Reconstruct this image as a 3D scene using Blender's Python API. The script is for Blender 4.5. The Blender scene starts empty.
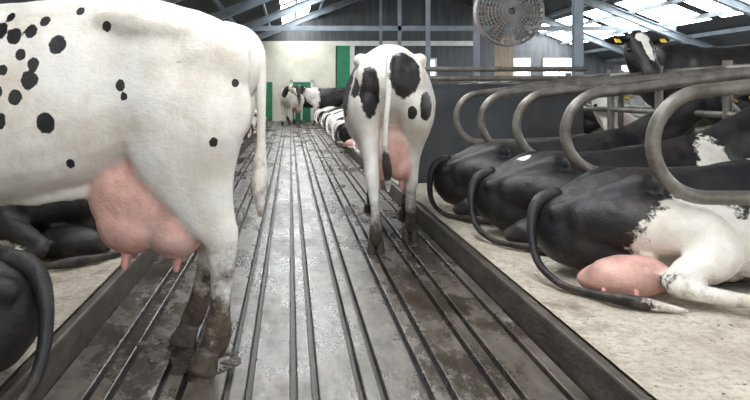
import bpy, math, random
import numpy as np
from mathutils import Vector, Matrix, noise as mnoise
random.seed(4)
S=bpy.context.scene
COL=S.collection
S.view_settings.view_transform='Standard'
# ---------------------------------------------------------------- materials
def newmat(name):
    m=bpy.data.materials.new(name); m.use_nodes=True
    nt=m.node_tree; b=nt.nodes['Principled BSDF']
    return m,nt,b
def mixc(nt,fac,a,b,bt='MIX'):
    n=nt.nodes.new('ShaderNodeMix'); n.data_type='RGBA'; n.blend_type=bt
    for sock,val in ((n.inputs[0],fac),(n.inputs[6],a),(n.inputs[7],b)):
        if isinstance(val,bpy.types.NodeSocket): nt.links.new(val,sock)
        elif isinstance(val,(int,float)): sock.default_value=val
        else: sock.default_value=(*val,1)
    return n.outputs[2]
def math_(nt,op,a,b=0.0,clamp=False):
    n=nt.nodes.new('ShaderNodeMath'); n.operation=op; n.use_clamp=clamp
    for i,val in enumerate((a,b)):
        if isinstance(val,bpy.types.NodeSocket): nt.links.new(val,n.inputs[i])
        else: n.inputs[i].default_value=val
    return n.outputs[0]
def mrange(nt,v,a,b,c=0.0,d=1.0):
    n=nt.nodes.new('ShaderNodeMapRange'); n.clamp=True
    nt.links.new(v,n.inputs[0])
    for i,x in enumerate((a,b,c,d)): n.inputs[i+1].default_value=x
    return n.outputs[0]
def noise(nt,scale,detail=4,rough=.55,vec=None,stretch=None):
    tc=nt.nodes.new('ShaderNodeTexCoord'); v=tc.outputs['Object']
    if stretch:
        mp=nt.nodes.new('ShaderNodeMapping'); mp.inputs['Scale'].default_value=stretch
        nt.links.new(v,mp.inputs[0]); v=mp.outputs[0]
    n=nt.nodes.new('ShaderNodeTexNoise'); n.inputs['Scale'].default_value=scale
    n.inputs['Detail'].default_value=detail; n.inputs['Roughness'].default_value=rough
    nt.links.new(v,n.inputs['Vector'])
    return n.outputs['Fac']
def bump(nt,b,h,strength=.3,dist=.01):
    n=nt.nodes.new('ShaderNodeBump'); n.inputs['Strength'].default_value=strength
    n.inputs['Distance'].default_value=dist
    nt.links.new(h,n.inputs['Height']); nt.links.new(n.outputs[0],b.inputs['Normal'])
def simple(name,c1,c2,scale=6,rough=.6,metal=0,bs=.2,bd=.01,stretch=None,lo=.35,hi=.65):
    m,nt,b=newmat(name)
    f=noise(nt,scale,6,.6,stretch=stretch)
    c=mixc(nt,mrange(nt,f,lo,hi),c1,c2)
    nt.links.new(c,b.inputs['Base Color']); b.inputs['Roughness'].default_value=rough
    b.inputs['Metallic'].default_value=metal
    if bs: bump(nt,b,noise(nt,scale*5,5,stretch=stretch),bs,bd)
    return m
def attr(nt,name):
    a=nt.nodes.new('ShaderNodeAttribute'); a.attribute_name=name; return a.outputs['Fac']

# cow coat
coat,nt,b=newmat('cow_coat')
pf=math_(nt,'ADD',attr(nt,'patch'),math_(nt,'MULTIPLY',math_(nt,'SUBTRACT',noise(nt,18,7,.7),.5),.9))
pf=mrange(nt,pf,-.05,.05)
white=mixc(nt,mrange(nt,noise(nt,4,7,.65),.42,.74),(.80,.77,.715),(.56,.48,.38))
black=mixc(nt,mrange(nt,noise(nt,5,7,.7),.42,.75),(.010,.010,.012),(.045,.036,.030))
c=mixc(nt,pf,white,black)
skin=mixc(nt,mrange(nt,noise(nt,9,6,.65),.35,.68),(.76,.46,.39),(.54,.29,.24))
c=mixc(nt,attr(nt,'skin'),c,skin)
mudf=math_(nt,'ADD',attr(nt,'mud'),math_(nt,'MULTIPLY',math_(nt,'SUBTRACT',noise(nt,10,7,.72),.5),1.8))
mudf=math_(nt,'MULTIPLY',mrange(nt,mudf,.32,.8),mrange(nt,attr(nt,'mud'),0,.1))
mudc=mixc(nt,mrange(nt,noise(nt,25,5,.7),.4,.65),(.05,.038,.028),(.13,.095,.065))
c=mixc(nt,mudf,c,mudc)
nt.links.new(c,b.inputs['Base Color'])
nt.links.new(mrange(nt,pf,0,1,.65,.50),b.inputs['Roughness'])
b.inputs['Specular IOR Level'].default_value=.38
bump(nt,b,math_(nt,'ADD',math_(nt,'MULTIPLY',noise(nt,70,5,.65,stretch=(.8,1,1.3)),.5),math_(nt,'MULTIPLY',noise(nt,6,5,.6),2.6)),.38,.014)

hoofm=simple('hoof_horn',(.05,.04,.03),(.12,.09,.07),30,.6)
eyem,nt,b=newmat('eye_gloss'); b.inputs['Base Color'].default_value=(.008,.006,.006,1); b.inputs['Roughness'].default_value=.1
tagm,nt,b=newmat('ear_tag_plastic'); b.inputs['Base Color'].default_value=(.85,.62,.03,1); b.inputs['Roughness'].default_value=.4
teatm=simple('teat_skin',(.72,.35,.31),(.6,.28,.25),20,.5)
COWM=[coat,hoofm,eyem,tagm,teatm]

floorm,nt,b=newmat('wet_slatted_concrete')
n1=noise(nt,2.0,8,.68,stretch=(2.2,.55,1)); n2=noise(nt,12,8,.72,stretch=(1.2,.5,1)); n3=noise(nt,4,7,.7,stretch=(1.5,.7,1))
wet=noise(nt,1.2,7,.72,stretch=(1.6,.7,1))
c=mixc(nt,mrange(nt,n1,.38,.62),(.185,.158,.132),(.090,.072,.056))
c=mixc(nt,mrange(nt,n2,.46,.66),c,(.040,.030,.022))
c=mixc(nt,mrange(nt,n3,.58,.70),c,(.33,.30,.26))
c=mixc(nt,mrange(nt,wet,.50,.60),c,(.038,.028,.020))
nt.links.new(c,b.inputs['Base Color'])
nt.links.new(mrange(nt,wet,.42,.58,.46,.17),b.inputs['Roughness'])
b.inputs['Specular IOR Level'].default_value=.75
bump(nt,b,math_(nt,'ADD',math_(nt,'ADD',n2,n3),math_(nt,'MULTIPLY',noise(nt,60,5,.7),.4)),.42,.009)
slotm=simple('slurry',(.008,.006,.005),(.015,.012,.009),10,.5)
bedm,nt,b=newmat('chalky_bedding')
n1=noise(nt,3,8,.65); n2=noise(nt,30,8,.7)
c=mixc(nt,mrange(nt,n1,.38,.7),(.72,.66,.55),(.48,.41,.32))
c=mixc(nt,mrange(nt,n2,.47,.72),c,(.36,.29,.21))
c=mixc(nt,mrange(nt,noise(nt,1.7,8,.75),.54,.68),c,(.27,.215,.155))
c=mixc(nt,mrange(nt,noise(nt,45,3,.5),.66,.72),c,(.08,.06,.04))
nt.links.new(c,b.inputs['Base Color']); b.inputs['Roughness'].default_value=.9
bump(nt,b,math_(nt,'ADD',n2,math_(nt,'MULTIPLY',noise(nt,9,6,.7),2.0)),.9,.024)
curbm=simple('dirty_curb',(.10,.083,.066),(.035,.028,.021),9,.55,0,.5,.01,stretch=(1,.4,1))
galv=simple('galvanised_pipe',(.25,.23,.205),(.115,.10,.086),9,.42,.45,.1,.002)
steel=simple('painted_steel',(.25,.29,.33),(.17,.20,.23),3,.5,0,.05)
purl=simple('purlin_blue_grey',(.20,.235,.27),(.12,.14,.16),2,.6)
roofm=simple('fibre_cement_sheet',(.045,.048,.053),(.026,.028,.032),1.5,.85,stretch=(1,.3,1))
creamm=simple('cream_render',(.74,.72,.60),(.58,.56,.46),1.5,.7)
concw=simple('concrete_wall',(.32,.32,.31),(.2,.2,.19),2,.8)
darkw=simple('dark_board',(.07,.078,.086),(.04,.043,.047),2,.6)
backw=simple('grey_cladding',(.10,.108,.115),(.055,.06,.065),2,.6,stretch=(3,1,.3))
greenm=simple('green_door_paint',(.02,.22,.10),(.02,.16,.07),3,.45)
whitem=simple('white_trim',(.75,.75,.72),(.6,.6,.57),3,.5)
brownm=simple('timber_board',(.36,.29,.22),(.22,.17,.12),4,.7,stretch=(4,4,.5))
fanm=simple('fan_grey',(.30,.28,.26),(.19,.175,.165),6,.5,.1)
mudm=simple('manure',(.035,.026,.017),(.06,.045,.03),12,.4,0,.8,.02)
def emis(name,col,st):
    m=bpy.data.materials.new(name); m.use_nodes=True; b=m.node_tree.nodes['Principled BSDF']
    b.inputs['Base Color'].default_value=(.7,.75,.75,1)
    b.inputs['Emission Color'].default_value=(*col,1); b.inputs['Emission Strength'].default_value=st; return m
skym=emis('skylight_sheet',(.95,.98,1),15.5)
winm=emis('frosted_window',(.9,.97,1),.9)

# ---------------------------------------------------------------- helpers
def mesh_obj(name,V,F,mats,smooth=False,mi=None):
    me=bpy.data.meshes.new(name); me.from_pydata([tuple(v) for v in V],[],[tuple(f) for f in F])
    for m in (mats if isinstance(mats,list) else [mats]): me.materials.append(m)
    if mi is not None: me.polygons.foreach_set('material_index',mi)
    if smooth: me.polygons.foreach_set('use_smooth',[True]*len(me.polygons))
    me.update()
    o=bpy.data.objects.new(name,me); COL.objects.link(o); return o
class B:
    def __init__(s): s.v=[]; s.f=[]
    def box(s,lo,hi):
        i=len(s.v)
        for z in (lo[2],hi[2]):
            s.v+= [(lo[0],lo[1],z),(hi[0],lo[1],z),(hi[0],hi[1],z),(lo[0],hi[1],z)]
        s.f+=[(i,i+3,i+2,i+1),(i+4,i+5,i+6,i+7),(i,i+1,i+5,i+4),(i+1,i+2,i+6,i+5),(i+2,i+3,i+7,i+6),(i+3,i,i+4,i+7)]
    def hexa(s,p):
        i=len(s.v); s.v+=[tuple(q) for q in p]
        s.f+=[(i,i+3,i+2,i+1),(i+4,i+5,i+6,i+7),(i,i+1,i+5,i+4),(i+1,i+2,i+6,i+5),(i+2,i+3,i+7,i+6),(i+3,i,i+4,i+7)]
def boxes(name,lst,mat,bevel=0):
    bb=B()
    for lo,hi in lst: bb.box(lo,hi)
    o=mesh_obj(name,bb.v,bb.f,mat)
    if bevel:
        m=o.modifiers.new('bev','BEVEL'); m.width=bevel; m.segments=2
    return o
def cr(rows,sub):
    P=np.array(rows,float); n=len(P); out=[]
    for i in range(n-1):
        p0=P[max(i-1,0)];p1=P[i];p2=P[i+1];p3=P[min(i+2,n-1)]
        for k in range(sub):
            t=k/sub
            out.append(.5*((2*p1)+(-p0+p2)*t+(2*p0-5*p1+4*p2-p3)*t*t+(-p0+3*p1-3*p2+p3)*t**3))
    out.append(P[-1]); return np.array(out)
def loft(bb,rings,n,c0=None,c1=None):
    st=len(bb.v)
    for (c,s,o,a,b_,p,sk) in rings:
        for k in range(n):
            t=2*math.pi*k/n; ct,sn=math.cos(t),math.sin(t)
            y=a*math.copysign(abs(ct)**p,ct)*(1-sk*sn); z=b_*math.copysign(abs(sn)**p,sn)
            bb.v.append(tuple(np.array(c)+np.array(s)*y+np.array(o)*z))
    m=len(rings)
    for i in range(m-1):
        for k in range(n):
            a0=st+i*n+k; a1=st+i*n+(k+1)%n
            bb.f.append((a0,a1,a1+n,a0+n))
    e0=len(bb.v); bb.v.append(tuple(c0)); e1=len(bb.v); bb.v.append(tuple(c1))
    for k in range(n):
        bb.f.append((e0,st+(k+1)%n,st+k))
        bb.f.append((e1,st+(m-1)*n+k,st+(m-1)*n+(k+1)%n))
def tube(bb,rows,n=14,sub=4,side=(0,1,0),cap=.5,p=1.0):
    P=cr([r if len(r)==5 else (*r,r[3]) for r in rows],sub); P[:,3:]=np.maximum(P[:,3:],.002)
    C=P[:,:3]; T=np.gradient(C,axis=0); T/=np.linalg.norm(T,axis=1)[:,None]+1e-9
    rings=[]; side=np.array(side,float)
    for i in range(len(P)):
        s=side-T[i]*np.dot(side,T[i]); s/=np.linalg.norm(s)+1e-9; o=np.cross(T[i],s)
        rings.append((C[i],s,o,P[i,3],P[i,4],p,0))
    def capr(i,sg):
        c,s,o,a,b_,_,_=rings[i]; r=min(a,b_)
        return (c+sg*T[i]*r*cap*.7,s,o,a*.7,b_*.7,p,0), c+sg*T[i]*r*cap
    r0,c0=capr(0,-1); r1,c1=capr(len(P)-1,1)
    loft(bb,[r0]+rings+[r1],n,c0,c1)
def ell(bb,c,r,n=16,m=9,rot=None):
    rings=[]; c=np.array(c,float)
    R=np.eye(3) if rot is None else np.array(rot)
    for i in range(1,m):
        a=math.pi*i/m
        rings.append((c+R@np.array([-math.cos(a)*r[0],0,0]),R@np.array([0,1,0]),R@np.array([0,0,1]),math.sin(a)*r[1],math.sin(a)*r[2],1,0))
    loft(bb,rings,n,c+R@np.array([-r[0],0,0]),c+R@np.array([r[0],0,0]))
def trunk(bb,rows,sub=4,n=28,p=.88,sk=.1):
    P=cr(rows,sub); rings=[]
    for x,y,top,bot,hw in P:
        rings.append(((x,y,(top+bot)/2),(0,1,0),(0,0,1),hw,(top-bot)/2,p,sk))
    x,y,t,b_,h=P[0]; x2,y2,t2,b2,h2=P[-1]
    loft(bb,rings,n,(x-.02,y,(t+b_)/2),(x2+.02,y2,(t2+b2)/2))
def remesh(bb,voxel,it=6):
    me=bpy.data.meshes.new('tmp'); me.from_pydata(bb.v,[],bb.f); o=bpy.data.objects.new('tmp',me); COL.objects.link(o)
    m=o.modifiers.new('r','REMESH'); m.mode='VOXEL'; m.voxel_size=voxel; m.adaptivity=0
    s=o.modifiers.new('s','SMOOTH'); s.factor=.5; s.iterations=it
    dg=bpy.context.evaluated_depsgraph_get(); dg.update()
    e=bpy.data.meshes.new_from_object(o.evaluated_get(dg))
    nv=len(e.vertices)
    V=np.empty(nv*3); e.vertices.foreach_get('co',V); V=V.reshape(-1,3)
    Nn=np.array([tuple(v.normal) for v in e.vertices])
    D=np.array([mnoise.noise((v[0]*7,v[1]*7,v[2]*5))*.009+mnoise.noise((v[0]*16,v[1]*16,v[2]*12+5))*.003 for v in V])
    V=V+Nn*D[:,None]
    F=[tuple(p.vertices) for p in e.polygons]
    bpy.data.objects.remove(o); bpy.data.meshes.remove(me); bpy.data.meshes.remove(e)
    return V,F
def pipes(name,paths,r,mat,res=3,sub=0):
    cu=bpy.data.curves.new(name,'CURVE'); cu.dimensions='3D'; cu.bevel_depth=r; cu.bevel_resolution=res; cu.use_fill_caps=True
    for P in paths:
        sp=cu.splines.new('POLY'); sp.points.add(len(P)-1)
        for q,pt in zip(sp.points,P): q.co=(*pt,1)
    o=bpy.data.objects.new('tmpc',cu); COL.objects.link(o)
    dg=bpy.context.evaluated_depsgraph_get(); dg.update()
    me=bpy.data.meshes.new_from_object(o.evaluated_get(dg)); me.name=name
    bpy.data.objects.remove(o); me.materials.clear(); me.materials.append(mat)
    me.polygons.foreach_set('use_smooth',[True]*len(me.polygons))
    ob=bpy.data.objects.new(name,me); COL.objects.link(ob); return ob

# ---------------------------------------------------------------- cow
def head(bb,ex,poll,d,s,tags=True):
    poll=np.array(poll,float); d=np.array(d,float); d/=np.linalg.norm(d); s=np.array(s,float)
    s=s-d*np.dot(s,d); s/=np.linalg.norm(s); u=np.cross(d,s)
    R=[]
    for t,a,b_,off in cr([(-.03,.07,.07,-.03),(.03,.105,.105,-.045),(.13,.118,.125,-.06),(.22,.105,.12,-.06),(.33,.075,.092,-.05),(.42,.068,.075,-.045),(.48,.076,.07,-.045),(.53,.058,.052,-.05)],3):
        R.append((poll+d*t+u*off,s,u,a,b_,.9,0))
    loft(bb,R,20,poll-d*.05-u*.03,poll+d*.55-u*.05)
    for sg in (1,-1):
        q=poll+d*.07-u*.0+s*sg*.09; e=s*sg*.95-u*.10-d*.12
        eb=B(); rows=[(*(q+e*t),w,th) for t,w,th in ((0,.025,.02),(.06,.05,.02),(.13,.052,.016),(.18,.035,.012),(.215,.008,.006))]
        tube(eb,rows,12,3,side=u if abs(u[2])>.2 else d); ex.append((eb,0))
        eb=B(); ell(eb,poll+d*.17+s*sg*.108-u*.03,(.024,.024,.024),10,7); ex.append((eb,2))
        eb=B(); ell(eb,poll+d*.53+s*sg*.035-u*.035,(.013,.014,.012),8,6); ex.append((eb,2))
        if tags:
            eb=B(); c=q+e*.12+u*.024+d*.03
            pts=[]
            for kk in (-.003,.003):
                for a1,b1 in ((-.026,-.035),(.026,-.035),(.026,.035),(-.026,.035)):
                    pts.append(c+s*a1+d*b1+u*kk)
            eb.hexa(pts); ex.append((eb,3))
def hooves(ex,x,y,z=0,dirx=1):
    for k in (-.028,.028):
        eb=B(); tube(eb,[(x-.025,y+k,z+.095,.027,.034),(x-.005,y+k,z+.05,.030,.045),(x+.012,y+k,z+.004,.033,.060)],12,2,cap=.06)
        ex.append((eb,1))
def standing(voxel,hind=((0,0),(0,0)),front=((0,0),(0,0)),neck=None,poll=(2.28,0,1.50),hd=(.75,0,-.66),hs=(0,1,0),tail=None,udder=1.0,tags=True,ud=0.0):
    bb=B(); ex=[]
    trunk(bb,[(-.03,0,1.25,1.10,.08),(.04,0,1.315,1.0,.155),(.16,0,1.375,.93,.22),(.32,0,1.425,.84,.26),(.5,0,1.455,.76,.268),(.72,0,1.445,.67,.325),
      (.98,0,1.425,.62,.37),(1.2,0,1.42,.62,.345),(1.4,0,1.445,.66,.275),(1.56,0,1.44,.74,.235),(1.7,0,1.36,.84,.19),(1.8,0,1.25,.95,.13)])
    for sg in (1,-1):
        tube(bb,[(.02,sg*.105,1.22,.04),(.22,sg*.165,1.28,.05),(.44,sg*.215,1.33,.055),(.56,sg*.19,1.325,.04)],12,3)
        ell(bb,(.2,sg*.16,1.16),(.2,.09,.16)); ell(bb,(1.5,sg*.17,1.12),(.16,.1,.24))
        dx,dy=hind[0 if sg==1 else 1]
        def H(rows,dx,dy,top):
            o=[]
            for x,y,z,a,b_ in rows:
                k=min(max((top-z)/(top-.15),0),1); o.append((x+dx*k,sg*y+dy*k,z,a,b_))
            return o
        tube(bb,H([(.22,.13,1.18,.10,.19),(.24,.165,1.04,.125,.25),(.25,.18,.90,.115,.235),(.225,.17,.76,.085,.18),(.17,.16,.63,.056,.115),(.115,.155,.51,.049,.072),(.108,.15,.39,.038,.049),(.115,.15,.26,.036,.043),(.125,.15,.15,.046,.051),(.155,.15,.08,.043,.049)],dx,dy,1.05),18,4)
        hooves(ex,.175+dx,sg*.15+dy)
        dx,dy=front[0 if sg==1 else 1]
        tube(bb,H([(1.5,.15,1.08,.09,.17),(1.47,.18,.86,.085,.13),(1.46,.17,.68,.058,.075),(1.47,.155,.48,.05,.052),(1.47,.15,.40,.036,.04),(1.47,.15,.25,.031,.034),(1.475,.15,.15,.04,.042),(1.50,.15,.08,.037,.042)],dx,dy,.95),16,4)
        hooves(ex,1.52+dx,sg*.15+dy)
    u=udder; sk=[((.44,0,.68-ud*.5),(.20*u,.18*u,.19*u)),((.31,0,.69-ud*.5),(.17*u,.17*u,.20*u))]
    for c,r in sk: ell(bb,c,r,20,12)
    qs=[((.48,s_*.08,.585-ud),(.115*u,.095*u,.125*u)) for s_ in (1,-1)]+[((.30,s_*.07,.575-ud),(.115*u,.10*u,.125*u)) for s_ in (1,-1)]
    for c,r in qs: ell(bb,c,r)
    sk=sk+qs
    tube(bb,[(.56,.08,.70,.03),(.8,.14,.66,.024),(1.05,.15,.64,.012)],8,3)
    for x,y in ((.49,.09),(.49,-.09),(.29,.075),(.29,-.075)):
        eb=B(); z0=(.585-.12*u if x>.4 else .575-.12*u)-ud
        tube(eb,[(x,y,z0+.05,.028),(x,y,z0,.019),(x+.005,y*1.08,z0-.04,.014),(x+.005,y*1.08,z0-.055,.010)],10,3); ex.append((eb,4))
    neck=neck or [(1.5,0,1.15,.17,.24),(1.75,0,1.24,.12,.21),(2.0,0,1.36,.09,.155),(2.2,0,1.43,.085,.12),(2.3,0,1.44,.085,.1)]
    tube(bb,neck,18,4); 
    head(bb,ex,poll,hd,hs,tags)
    V,F=remesh(bb,voxel)
    eb=B(); tube(eb,tail or [(.12,0,1.34,.03),(.02,0,1.30,.033),(-.045,0,1.22,.028),(-.06,0,1.1,.022),(-.065,0,.95,.018),(-.07,0,.76,.017),(-.07,0,.66,.032),(-.06,0,.52,.034),(-.055,0,.42,.008)],12,4); ex.append((eb,0))
    return dict(V=V,F=F,ex=ex,sk=sk,kind='stand')
def lying(voxel,s=-1,neck=None,poll=(2.2,0,.96),hd=(.8,0,-.6),hs=(0,1,0)):
    bb=B(); ex=[]
    trunk(bb,[(-.04,0,.34,.18,.06),(.03,0,.41,.08,.14),(.18,0,.48,.02,.23),(.4,0,.555,-.02,.30),(.55,0,.565,-.02,.33),(.75,0,.56,-.02,.38),(.98,0,.59,-.02,.42),(1.24,0,.63,-.02,.38),(1.48,0,.68,-.01,.29),(1.66,0,.64,.05,.21),(1.8,0,.55,.16,.13)],sk=.33,p=.95)
    for sg in (1,-1):
        tube(bb,[(.01,sg*.09,.33,.04),(.2,sg*.14,.42,.045),(.42,sg*.20,.50,.055),(.5,sg*.19,.49,.04)],12,3)
        tube(bb,[(1.42,sg*.2,.28,.11,.13),(1.6,sg*.25,.14,.075,.08),(1.80,sg*.22,.085,.06,.06),(1.66,sg*.29,.05,.042,.042),(1.45,sg*.33,.045,.04,.04)],14,4,side=(0,0,1))
    ell(bb,(.4,-s*.26,.2),(.28,.16,.2))
    tube(bb,[(.16,s*.08,.30,.12,.15),(.36,s*.21,.31,.15,.18),(.60,s*.38,.28,.135,.16),(.62,s*.49,.20,.11,.12),(.46,s*.56,.14,.07,.085),(.37,s*.62,.095,.052,.058),(.50,s*.68,.07,.04,.042),(.64,s*.73,.058,.037,.037),(.74,s*.76,.05,.042,.042),(.78,s*.775,.048,.04,.04)],18,4,side=(0,0,1))
    for k in (-.026,.026):
        eb=B(); tube(eb,[(.77-k*.3,s*(.77)+k,.045,.028,.032),(.84-k*.3,s*(.795)+k,.036,.028,.034),(.89-k*.3,s*.805+k,.02,.014,.018)],12,3,side=(0,0,1),cap=.4); ex.append((eb,1))
    sk=[((.27,s*.40,.085),(.20,.13,.10)),((.20,s*.36,.06),(.17,.13,.075))]
    for c,r in sk: ell(bb,c,r,20,12)
    for x,y in ((.13,.455),(.25,.525)):
        eb=B(); tube(eb,[(x,s*(y-.06),.055,.018),(x-.015,s*y,.04,.013),(x-.022,s*(y+.02),.03,.010)],10,3,side=(0,0,1)); ex.append((eb,4))
    tube(bb,neck or [(1.45,0,.42,.17,.22),(1.7,0,.58,.12,.19),(1.95,0,.76,.09,.14),(2.15,0,.88,.085,.11),(2.22,0,.90,.085,.1)],18,4)
    head(bb,ex,poll,hd,hs)
    V,F=remesh(bb,voxel)
    eb=B(); tube(eb,[(.08,0,.425,.035),(-.03,s*.01,.385,.036),(-.09,s*.07,.27,.026),(-.10,s*.18,.11,.020),(-.04,s*.33,.03,.018),(.06,s*.48,.022,.020),(.20,s*.63,.025,.030),(.36,s*.72,.016,.008)],12,4,side=(0,0,1)); ex.append((eb,0))
    return dict(V=V,F=F,ex=ex,sk=sk,kind='lie')
def finalize(name,g,patches,black=False,mirror=False,skin=True,mudtop=.3,blotch=None):
    V=[g['V']]; F=list(g['F']); mi=[0]*len(F); off=len(g['V'])
    for eb,m in g['ex']:
        if m==4 and not skin: continue
        V.append(np.array(eb.v)); F+=[tuple(i+off for i in f) for f in eb.f]; mi+=[m]*len(eb.f); off+=len(eb.v)
    V=np.vstack(V); sk=np.zeros(len(V))
    f=np.full(len(V),-1.0)
    for c,r in [((p[0],p[1],p[2]),(p[3],p[4],p[5])) for p in patches]:
        d=np.sqrt((((V-np.array(c))/np.array(r))**2).sum(1)); f=np.maximum(f,1-d)
    f=np.clip(f,-1,1)
    if black: f=-f
    if skin:
        for c,r in g['sk']:
            d=np.sqrt((((V-np.array(c))/(np.array(r)*1.05))**2).sum(1)); sk=np.maximum(sk,np.clip((1.06-d)/.12,0,1))
    mud=np.clip((mudtop-V[:,2])/max(mudtop,.01)*1.3,0,1) if mudtop>0 else np.zeros(len(V))
    if g['kind']=='stand':   # soiled tail switch
        tl=(V[:,0]<.015)&(V[:,2]<.98)&(abs(V[:,1])<.08)&(V[:,2]>.4)
        mud=np.where(tl,np.maximum(mud,np.clip((1.0-V[:,2])*1.6,0,.5)),mud)
    if g['kind']=='lie': mud=np.clip((.25-V[:,2])/.25,0,1)*.5
    mud=mud*(1-sk*.8)
    if mirror:
        V=V.copy(); V[:,1]*=-1; F=[tuple(reversed(q)) for q in F]
    me=bpy.data.meshes.new(name); me.from_pydata(V.tolist(),[],F)
    for m in COWM: me.materials.append(m)
    me.polygons.foreach_set('material_index',mi); me.polygons.foreach_set('use_smooth',[True]*len(F))
    for nm,arr in (('patch',f),('skin',sk),('mud',mud)):
        a=me.attributes.new(nm,'FLOAT','POINT'); a.data.foreach_set('value',arr.astype(np.float32))
    me.update(); return me
def place(me,loc,yaw,sc=1.0,name='dairy_cow'):
    o=bpy.data.objects.new(name,me); COL.objects.link(o)
    o.location=loc; o.rotation_euler=(0,0,math.radians(yaw)); o.scale=(sc,)*3; return o

# --- near left standing cow (spotted, faces the left stalls)
gA=standing(.013,hind=((0,.0),(.12,.0)),front=((0,0),(.1,0)),udder=1.12,ud=.015,
  tail=[(.12,0,1.33,.028),(.03,0,1.30,.030),(-.02,.02,1.24,.026),(-.035,.04,1.15,.021),(-.035,.05,1.0,.018),(-.035,.05,.86,.018),(-.03,.05,.78,.028),(-.03,.05,.68,.030),(-.03,.04,.58,.008)])
sp=[(.909,1.291,.028),(.853,1.31,.024),(.813,1.35,.02),(.965,1.31,.03),(.946,1.368,.018),(.753,1.258,.032),(.876,1.221,.02),(.828,1.185,.022),
(.931,1.163,.018),(.783,.972,.034),(.839,1.126,.032),(.883,1.067,.026),(.939,.979,.03),(.946,1.082,.024),(.586,1.33,.02),(.698,1.394,.016),(.531,1.111,.020),
(.516,1.067,.015),(.115,1.119,.015),(.189,.899,.018),(.716,.818,.016),(.32,1.20,.009)]
random.seed(2)
for i in range(34): sp.append((random.uniform(1.0,2.0),random.uniform(.8,1.4),random.uniform(.02,.05)))
pa=[(x-.06,.35,z*.985,r*.92,.6,r*1.12) for x,z,r in sp]+[(random.uniform(.3,1.7),-.35,random.uniform(.85,1.35),.04,.25,.05) for i in range(20)]
pa+=[(2.3,.15,1.45,.2,.1,.15),(2.3,-.15,1.45,.2,.1,.15),(2.78,0,1.1,.1,.1,.09)]
place(finalize('dairy_cow',gA,pa,mudtop=.64),(-.155,2.93,0),180,1.04)
# --- walking cow in the aisle, seen from behind
gB=standing(.015,hind=((-.10,-.05),(.36,-.0)),front=((.2,0),(-.15,0)),udder=.90,
  tail=[(.12,0,1.34,.03),(.02,0,1.30,.032),(-.05,.01,1.20,.025),(-.075,.02,1.05,.019),(-.08,.035,.9,.017),(-.07,.04,.74,.018),(-.06,.03,.62,.030),(-.05,.02,.52,.026),(-.05,.02,.44,.008)])
pb=[(.05,-.09,1.22,.35,.11,.16),(.05,.14,1.10,.3,.065,.18),(.1,.25,1.13,.2,.04,.07),(.1,-.235,1.0,.25,.045,.10),(.05,-.14,.96,.2,.03,.05),(.9,.3,1.2,.3,.3,.3),(1.4,-.3,1.1,.25,.3,.4),(2.4,0,1.4,.35,.3,.3),(-.08,.04,.60,.05,.06,.10)]
place(finalize('dairy_cow',gB,pb,mudtop=.5),(.69,4.78,0),83,1.02)
# --- lying cows
gL=lying(.016); gLf=lying(.03)
wl1=[(.62,-.45,.22,.32,.36,.26),(.80,-.72,.05,.58,.22,.2),(1.0,-.42,.25,.2,.14,.3),(1.2,-.1,.62,.1,.25,.1)]
wl2=[(.6,-.7,.05,.3,.15,.12),(1.5,-.2,.3,.15,.3,.4),(.3,.0,.5,.05,.06,.05)]
wl3=[(.6,-.6,.05,.25,.2,.12),(.3,-.1,.6,.09,.06,.07)]
place(finalize('dairy_cow',gL,wl1,True),(1.36,3.75,.148),0,1.0)
place(finalize('dairy_cow',gL,wl2,True,skin=False),(1.32,4.82,.148),1,1.0)
place(finalize('dairy_cow',gL,wl3,True,skin=False),(1.24,5.80,.148),-1,1.0)
m_bl=finalize('dairy_cow',gL,[(.6,-.7,.05,.2,.2,.1)],True,mirror=True,skin=False)
place(m_bl,(-.86,2.28,.148),180,1.0)
place(m_bl,(-1.02,4.5,.148),180,1.0)
f_w=finalize('dairy_cow',gLf,[(.9,0,.5,.3,.5,.3),(2.2,0,.9,.4,.3,.3),(.1,.1,.5,.1,.1,.1)],False)
f_b=finalize('dairy_cow',gLf,[(.4,-.5,.1,.3,.3,.2),(1.5,0,.3,.2,.5,.5)],True)
f_bm=finalize('dairy_cow',gLf,[(.5,-.5,.1,.3,.3,.2),(1.3,0,.5,.25,.5,.3)],True,mirror=True,skin=False)
f_wm=finalize('dairy_cow',gLf,[(.7,0,.5,.35,.5,.3),(2.2,0,.9,.1,.3,.3)],False,mirror=True)
for y,m in ((8.9,f_b),(10.2,f_w),(11.6,f_w),(13.0,f_b),(14.2,f_w),(15.5,f_b),(16.8,f_w),(18,f_w),(19.2,f_b),(20.5,f_w),(22,f_b),(23.5,f_w),(25,f_w)):
    place(m,((1.22 if y<12 else 1.02)+random.uniform(-.08,.08),y,.145),random.uniform(-4,4),random.uniform(.95,1.03))
for y,m in ((6.6,f_bm),(7.8,f_bm),(9,f_wm),(10.4,f_wm),(12,f_bm),(13.4,f_bm),(15.2,f_bm),(17.6,f_wm),(19.2,f_bm),(21,f_bm),(23,f_wm)):
    place(m,(-.95+random.uniform(-.05,.05),y,.145),180+random.uniform(-4,4),random.uniform(.95,1.03))
gO=lying(.022,neck=[(1.45,0,.42,.17,.22),(1.68,.02,.58,.12,.19),(1.88,.10,.74,.095,.14),(1.98,.20,.85,.085,.12),(2.0,.27,.88,.085,.1)],poll=(2.0,.30,.98),hd=(.15,.68,-.72),hs=(-1,.2,0))
o_b=finalize('dairy_cow',gO,[(2.03,.44,.9,.03,.1,.12),(.5,-.5,.1,.3,.3,.2)],True,skin=False)
o_w=finalize('dairy_cow',gO,[(.7,0,.5,.4,.5,.3),(1.95,.2,.95,.06,.1,.1)],False,skin=False)
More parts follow.
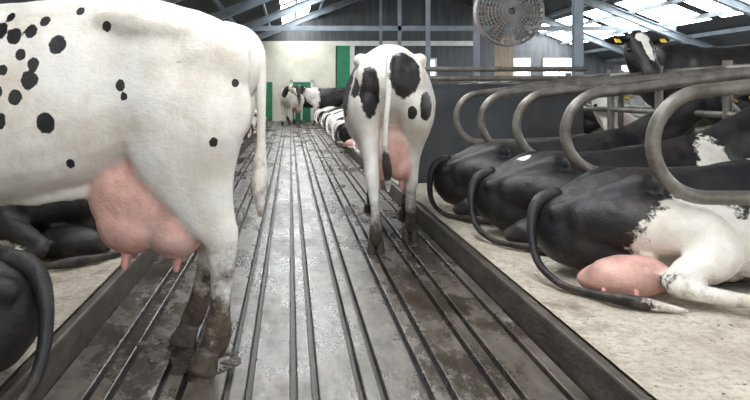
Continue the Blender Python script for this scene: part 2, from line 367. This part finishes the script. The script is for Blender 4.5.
for y,m,xx in ((5.35,o_b,5.6),(8.0,o_w,5.45),(9.15,o_b,5.5),(10.4,o_b,5.6),(12.6,o_w,5.6),(15,o_b,5.6)):
    place(m,(xx,y,.145),180+random.uniform(-3,3),1.0)
gC=standing(.02,neck=[(1.5,0,1.12,.17,.24),(1.72,.04,1.22,.13,.21),(1.90,.14,1.33,.1,.16),(2.00,.26,1.40,.09,.13),(2.04,.34,1.42,.09,.1)],poll=(2.05,.38,1.50),hd=(.0,.72,-.69),hs=(-1,0,0),udder=.8)
pc=[(2.05,.60,1.41,.035,.16,.2),(2.05,.50,1.47,.06,.07,.07),(1.0,0,.6,.3,.4,.15)]
place(finalize('dairy_cow',gC,pc,True),(5.2,6.75,.145),180,1.0)
fc1=finalize('dairy_cow',gC,[(1.6,0,1.0,.4,.5,.5),(.3,0,.5,.3,.4,.4)],True)
fc2=finalize('dairy_cow',gC,[(.9,0,1.1,.4,.5,.5),(2.0,0,1.3,.2,.4,.4)],False)
place(fc1,(2.3,25.2,0),176,.95); place(fc2,(.35,27.3,0),250,.95); place(fc1,(-.2,28.6,0),10,.92)

# ---------------------------------------------------------------- floor & beds
YE=30.0; Y0=-4.0
bb=B(); bb.box((-.9,Y0,-.12),(1.1,YE,-.045)); nb=len(bb.f)
x=-.9+.004; k=0
while x<1.09:
    w=.145 if k%2==0 else .058
    x1=min(x+w,1.1)
    bb.box((x,Y0,-.045),(x1,YE,0))
    x=x1+.024; k+=1
fl=mesh_obj('floor',bb.v,bb.f,[floorm,slotm],mi=[1]*nb+[0]*(len(bb.f)-nb))
m=fl.modifiers.new('b','BEVEL'); m.width=.005; m.segments=2
boxes('floor_far_aisle',[((5.95,Y0,-.12),(13.95,YE,0))],concw)
def bed(name,xa,xb):
    YB=YE-.25
    bb=B(); nx=int((xb-xa)/.05); ny=int((YB-Y0)/.06)
    for j in range(ny+1):
        for i in range(nx+1):
            X=xa+(xb-xa)*i/nx; Y=Y0+(YB-Y0)*j/ny
            e=min(i,nx-i)/2.0; e=min(e,1)
            bb.v.append((X,Y,.145+ (mnoise.noise((X*3,Y*3,0))*.014+mnoise.noise((X*9,Y*9,3))*.010-.004)*e))
    for j in range(ny):
        for i in range(nx):
            a=j*(nx+1)+i; bb.f.append((a,a+1,a+nx+2,a+nx+1))
    bb.box((xa,Y0,-.12),(xb,YB,.12))
    return mesh_obj(name,bb.v,bb.f,bedm,)
bed('bedding_platform',1.152,5.9); bed('bedding_platform',-3.98,-.952)
boxes('curb',[((1.1,Y0,-.12),(1.15,YE-.25,.142))],curbm,.012); boxes('curb',[((-.95,Y0,-.12),(-.9,YE-.25,.142))],curbm,.012)
def lumps(name,c,n,rad,zb=0):
    bb=B(); random.seed(int(c[0]*100)+int(c[1]*10)+7)
    for i in range(n):
        a=random.uniform(0,6.28); r=rad*random.random()**.6
        q=random.uniform(.012,.035)
        ell(bb,(c[0]+r*math.cos(a),c[1]+r*math.sin(a)*1.3,zb+.001),(q,q*random.uniform(.7,1.6),q*random.uniform(.12,.35)),10,6)
    return mesh_obj(name,bb.v,bb.f,mudm,True)
for c,n,r in (((-.34,2.86),30,.13),((-.52,3.05),26,.16)):
    lumps('manure_clump',c,n,r)

# ---------------------------------------------------------------- stall dividers
def loop_pts(Y,x0,sgn,zt=1.12,zb=.615):
    r=(zt-zb)/2; zc=(zt+zb)/2; P=[(x0+sgn*1.62,Y,zt+.17),(x0+sgn*.9,Y,zt+.085),(x0+sgn*.5,Y,zt+.025)]
    for i in range(0,17):
        a=math.pi/2+math.pi*i/16
        P.append((x0+sgn*(r+.02)+sgn*r*math.cos(a),Y,zc+r*math.sin(a)))
    P+=[(x0+sgn*.6,Y,zb),(x0+sgn*1.1,Y,zb+.02),(x0+sgn*1.35,Y,zb+.06),(x0+sgn*1.5,Y,zb-.02),(x0+sgn*1.62,Y,zb-.12)]
    return P
for Y in (2.3,3.3,4.35,5.28,6.26,7.2,8.3,9.5,10.9,12.3,13.7,15.4,17.3,19.2,21.5):
    pipes('stall_divider',[loop_pts(Y,1.69,1),[(3.3,Y,.1),(3.3,Y,1.36)]],.034,galv,4)
for Y in (3.9,7.45,8.55,9.75,11,12.2,13.6,15.8,18):
    pipes('stall_divider',[loop_pts(Y,5.15,-1),[(3.52,Y,.1),(3.52,Y,1.36)]],.03,galv,3)
for Y in (1.6,3.62,5.6,7.2,8.4,9.7,11.2,12.7,14.3,16.4,18.4,20.1,22):
    pipes('stall_divider',[loop_pts(Y,-1.5,-1),[(-3.12,Y,.1),(-3.12,Y,1.36)]],.03,galv,3)
pipes('neck_rail',[[(3.3,-2,1.30),(3.3,24,1.30)],[(3.3,-2,.95),(3.3,24,.95)]],.027,galv)
pipes('neck_rail',[[(-2.8,-2,1.31),(-2.8,24,1.31)]],.027,galv)
boxes('stall_end_wall',[((1.32,7.62,.12),(3.2,7.72,1.22))],darkw,.01)
pipes('stall_end_rail',[[(1.30,7.58,.14),(1.30,7.58,1.42)],[(1.30,7.58,1.28),(3.2,7.58,1.28)],[(1.30,7.58,1.38),(3.2,7.58,1.38)]],.028,galv)

# ---------------------------------------------------------------- shell
def zr(x): return 2.45+.4*(x+4) if x<5 else 2.45+.4*(14-x)
def slab(bb,x0,x1,y0,y1,t=.06,dz=0):
    z0,z1=zr(x0)+dz,zr(x1)+dz
    bb.hexa([(x0,y0,z0),(x1,y0,z1),(x1,y1,z1),(x0,y1,z0),(x0,y0,z0+t),(x1,y0,z1+t),(x1,y1,z1+t),(x0,y1,z0+t)])
bb=B(); sk=B()
for a,c in ((-4.3,-.3),(.75,5),(5,10.2),(12.0,14.2)): slab(bb,a,c,Y0,YE)
y=Y0; 
while y<YE:
    for a,c in ((-.3,.75),(10.2,12.0)):
        slab(bb,a,c,y,y+.5); slab(sk,a,c,y+.5,min(y+2.6,YE),.03)
    y+=2.6
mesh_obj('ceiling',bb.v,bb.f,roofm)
mesh_obj('skylight',sk.v,sk.f,skym)
bb=B()
for x in np.arange(-3.6,14,.95):
    if abs(x-5)<.3: x=5.2
    z=zr(x)-.02; bb.box((x-.03,Y0,z-.14),(x+.03,YE-.01,z-.02))
mesh_obj('roof_purlin',bb.v,bb.f,purl)
bb=B()
for y in np.arange(-.7,YE,4.5):
    for xa,xb in ((-4,5),(5,14)):
        za,zb=zr(xa)-.2,zr(xb)-.2
        for (w,t0,t1) in ((.09,0,.02),(.012,-.2,0),(.09,-.22,-.2)):
            bb.hexa([(xa,y-w,za+t0),(xb,y-w,zb+t0),(xb,y+w,zb+t0),(xa,y+w,za+t0),(xa,y-w,za+t1),(xb,y-w,zb+t1),(xb,y+w,zb+t1),(xa,y+w,za+t1)])
mesh_obj('roof_rafter',bb.v,bb.f,steel)
for y in (-.7,3.8,8.3,12.8,17.3,21.8,26.3):
    bb=B(); xx=3.41
    bb.box((xx-.05,y-.05,.1),(xx+.05,y-.04,zr(xx)-.4)); bb.box((xx-.05,y+.04,.1),(xx+.05,y+.05,zr(xx)-.4)); bb.box((xx-.006,y-.04,.1),(xx+.006,y+.04,zr(xx)-.4)); bb.box((xx-.09,y-.09,.1),(xx+.09,y+.09,.16))
    mesh_obj('steel_column',bb.v,bb.f,steel)
boxes('wall_left',[((-4.2,Y0,-.1),(-4,YE,1.2))]+[((-4.15,y-.06,1.2),(-4.03,y+.06,2.4)) for y in np.arange(-.7,YE,4.5)],concw)
boxes('wall_right',[((14,Y0,-.1),(14.2,YE,1.45))]+[((14.03,y-.06,1.45),(14.15,y+.06,2.4)) for y in np.arange(-.7,YE,4.5)],concw)
V=[(-4.2,YE,-.1),(14.2,YE,-.1),(14.2,YE,2.4),(5,YE,6.05),(-4.2,YE,2.4)]; V+=[(a,YE+.2,c) for a,_,c in V]
F=[(0,1,2,3,4),(9,8,7,6,5)]+[(i,i+5,(i+1)%5+5,(i+1)%5) for i in range(5)]
mesh_obj('wall_back',V,F,backw)
boxes('wall_back_render',[((-3.9,YE-.12,0),(1.95,YE-.005,3.4))],creamm)
boxes('door_1',[((.12,YE-.18,0),(.88,YE-.125,1.65)),((.15,YE-.2,.2),(.85,YE-.18,.75)),((.15,YE-.2,.9),(.85,YE-.18,1.5))],greenm)
boxes('door_2',[((-1.35,YE-.18,0),(-.75,YE-.125,1.65))],greenm)
boxes('trim_1',[((.02,YE-.2,0),(.12,YE-.125,1.75)),((.88,YE-.2,0),(.98,YE-.125,1.75)),((.02,YE-.2,1.65),(.98,YE-.125,1.75))],whitem)
boxes('door_3',[((2.0,YE-.2,0),(2.55,YE-.08,3.2))],greenm)
boxes('trim_2',[((2.55,YE-.18,0),(2.75,YE-.06,3.2)),((1.95,YE-.2,3.2),(8,YE-.06,3.4))],whitem)
for i,xw in enumerate((3.3,5.0,9.0,10.9)):
    e=bpy.data.objects.new('window_%d'%(i+1),None); COL.objects.link(e)
    a=boxes('pane',[((xw,YE-.05,1.9),(xw+1.2,YE-.02,2.6))],winm)
    f_=boxes('frame',[((xw-.08,YE-.1,1.82),(xw+1.28,YE-.01,1.9)),((xw-.08,YE-.1,2.6),(xw+1.28,YE-.01,2.68)),((xw-.08,YE-.1,1.9),(xw,YE-.01,2.6)),((xw+1.2,YE-.1,1.9),(xw+1.28,YE-.01,2.6)),((xw+.57,YE-.1,1.9),(xw+.63,YE-.01,2.6))],whitem)
    a.parent=e; f_.parent=e
boxes('trim_3',[((2.8,YE-.12,1.2),(13.8,YE-.02,1.32))],steel)
boxes('timber_partition',[((7.6,26,0),(8.3,26.1,3.3))],brownm)
boxes('tie_beam',[((-3.9,21.75,3.1),(12,21.85,3.25))],steel)
boxes('feed_barrier_wall',[((8.6,2,0),(8.75,28,.6))],concw)
pipes('feed_barrier',[[(8.67,2,1.25),(8.67,28,1.25)],[(8.67,2,.8),(8.67,28,.8)]]+[[(8.67,y,.63),(8.67,y+.25,1.3)] for y in np.arange(2,28,.75)],.025,galv,2)

# ---------------------------------------------------------------- fan
def fan(loc,R=.47):
    paths=[]
    for rr,yy in ((R,0),(R,.16),(R*.9,-.02),(R*.8,-.03),(R*.7,-.04),(R*.6,-.05),(R*.5,-.055),(R*.4,-.06),(R*.3,-.065),(R*.2,-.07)):
        paths.append([(rr*math.cos(a),yy,rr*math.sin(a)) for a in np.linspace(0,2*math.pi,41)])
    for a in np.linspace(0,2*math.pi,37)[:-1]:
        paths.append([(.05*math.cos(a),-.075,.05*math.sin(a)),(R*.6*math.cos(a),-.05,R*.6*math.sin(a)),(R*math.cos(a),0,R*math.sin(a)),(R*math.cos(a),.16,R*math.sin(a))])
    paths.append([(0,.08,R),(0,.08,2.2)]); 
    g=pipes('guard',paths,.008,fanm,1)
    bb=B(); ell(bb,(0,.06,0),(.08,.1,.08))
    for k in range(6):
        a=k*math.pi/3; c,s=math.cos(a),math.sin(a)
        def Q(r,w,y): return (r*c-w*s,y,r*s+w*c)
        bb.hexa([Q(.06,-.05,.03),Q(R*.92,-.13,.02),Q(R*.92,-.13,.025),Q(.06,-.05,.035),Q(.06,.05,.08),Q(R*.92,.12,.11),Q(R*.92,.12,.115),Q(.06,.05,.085)])
    n=40; st=len(bb.v)
    for i in range(n):
        a=2*math.pi*i/n
        for rr,yy in ((R+.01,0),(R+.01,.16),(R+.02,.16),(R+.02,0)): bb.v.append((rr*math.cos(a),yy,rr*math.sin(a)))
    for i in range(n):
        for k in range(4):
            a0=st+i*4+k; a1=st+i*4+(k+1)%4; b0=st+((i+1)%n)*4+k; b1=st+((i+1)%n)*4+(k+1)%4
            bb.f.append((a0,a1,b1,b0))
    o=mesh_obj('blades_and_housing',bb.v,bb.f,fanm)
    e=bpy.data.objects.new('ventilation_fan',None); COL.objects.link(e); e.location=loc
    g.parent=e; o.parent=e
fan((3.15,10,2.29))

# ---------------------------------------------------------------- world, camera
w=bpy.data.worlds.new('World'); S.world=w; w.use_nodes=True
bg=w.node_tree.nodes['Background']; bg.inputs[0].default_value=(.94,.97,1,1); bg.inputs[1].default_value=1.5
cd=bpy.data.cameras.new('Camera'); cam=bpy.data.objects.new('Camera',cd); COL.objects.link(cam)
cd.sensor_width=36; cd.lens=33.6; cd.shift_x=85/750; cd.shift_y=-105/750; cd.clip_start=.05; cd.clip_end=200
cam.location=(0,0,1.10); cam.rotation_euler=(math.radians(90),0,0)
S.camera=cam
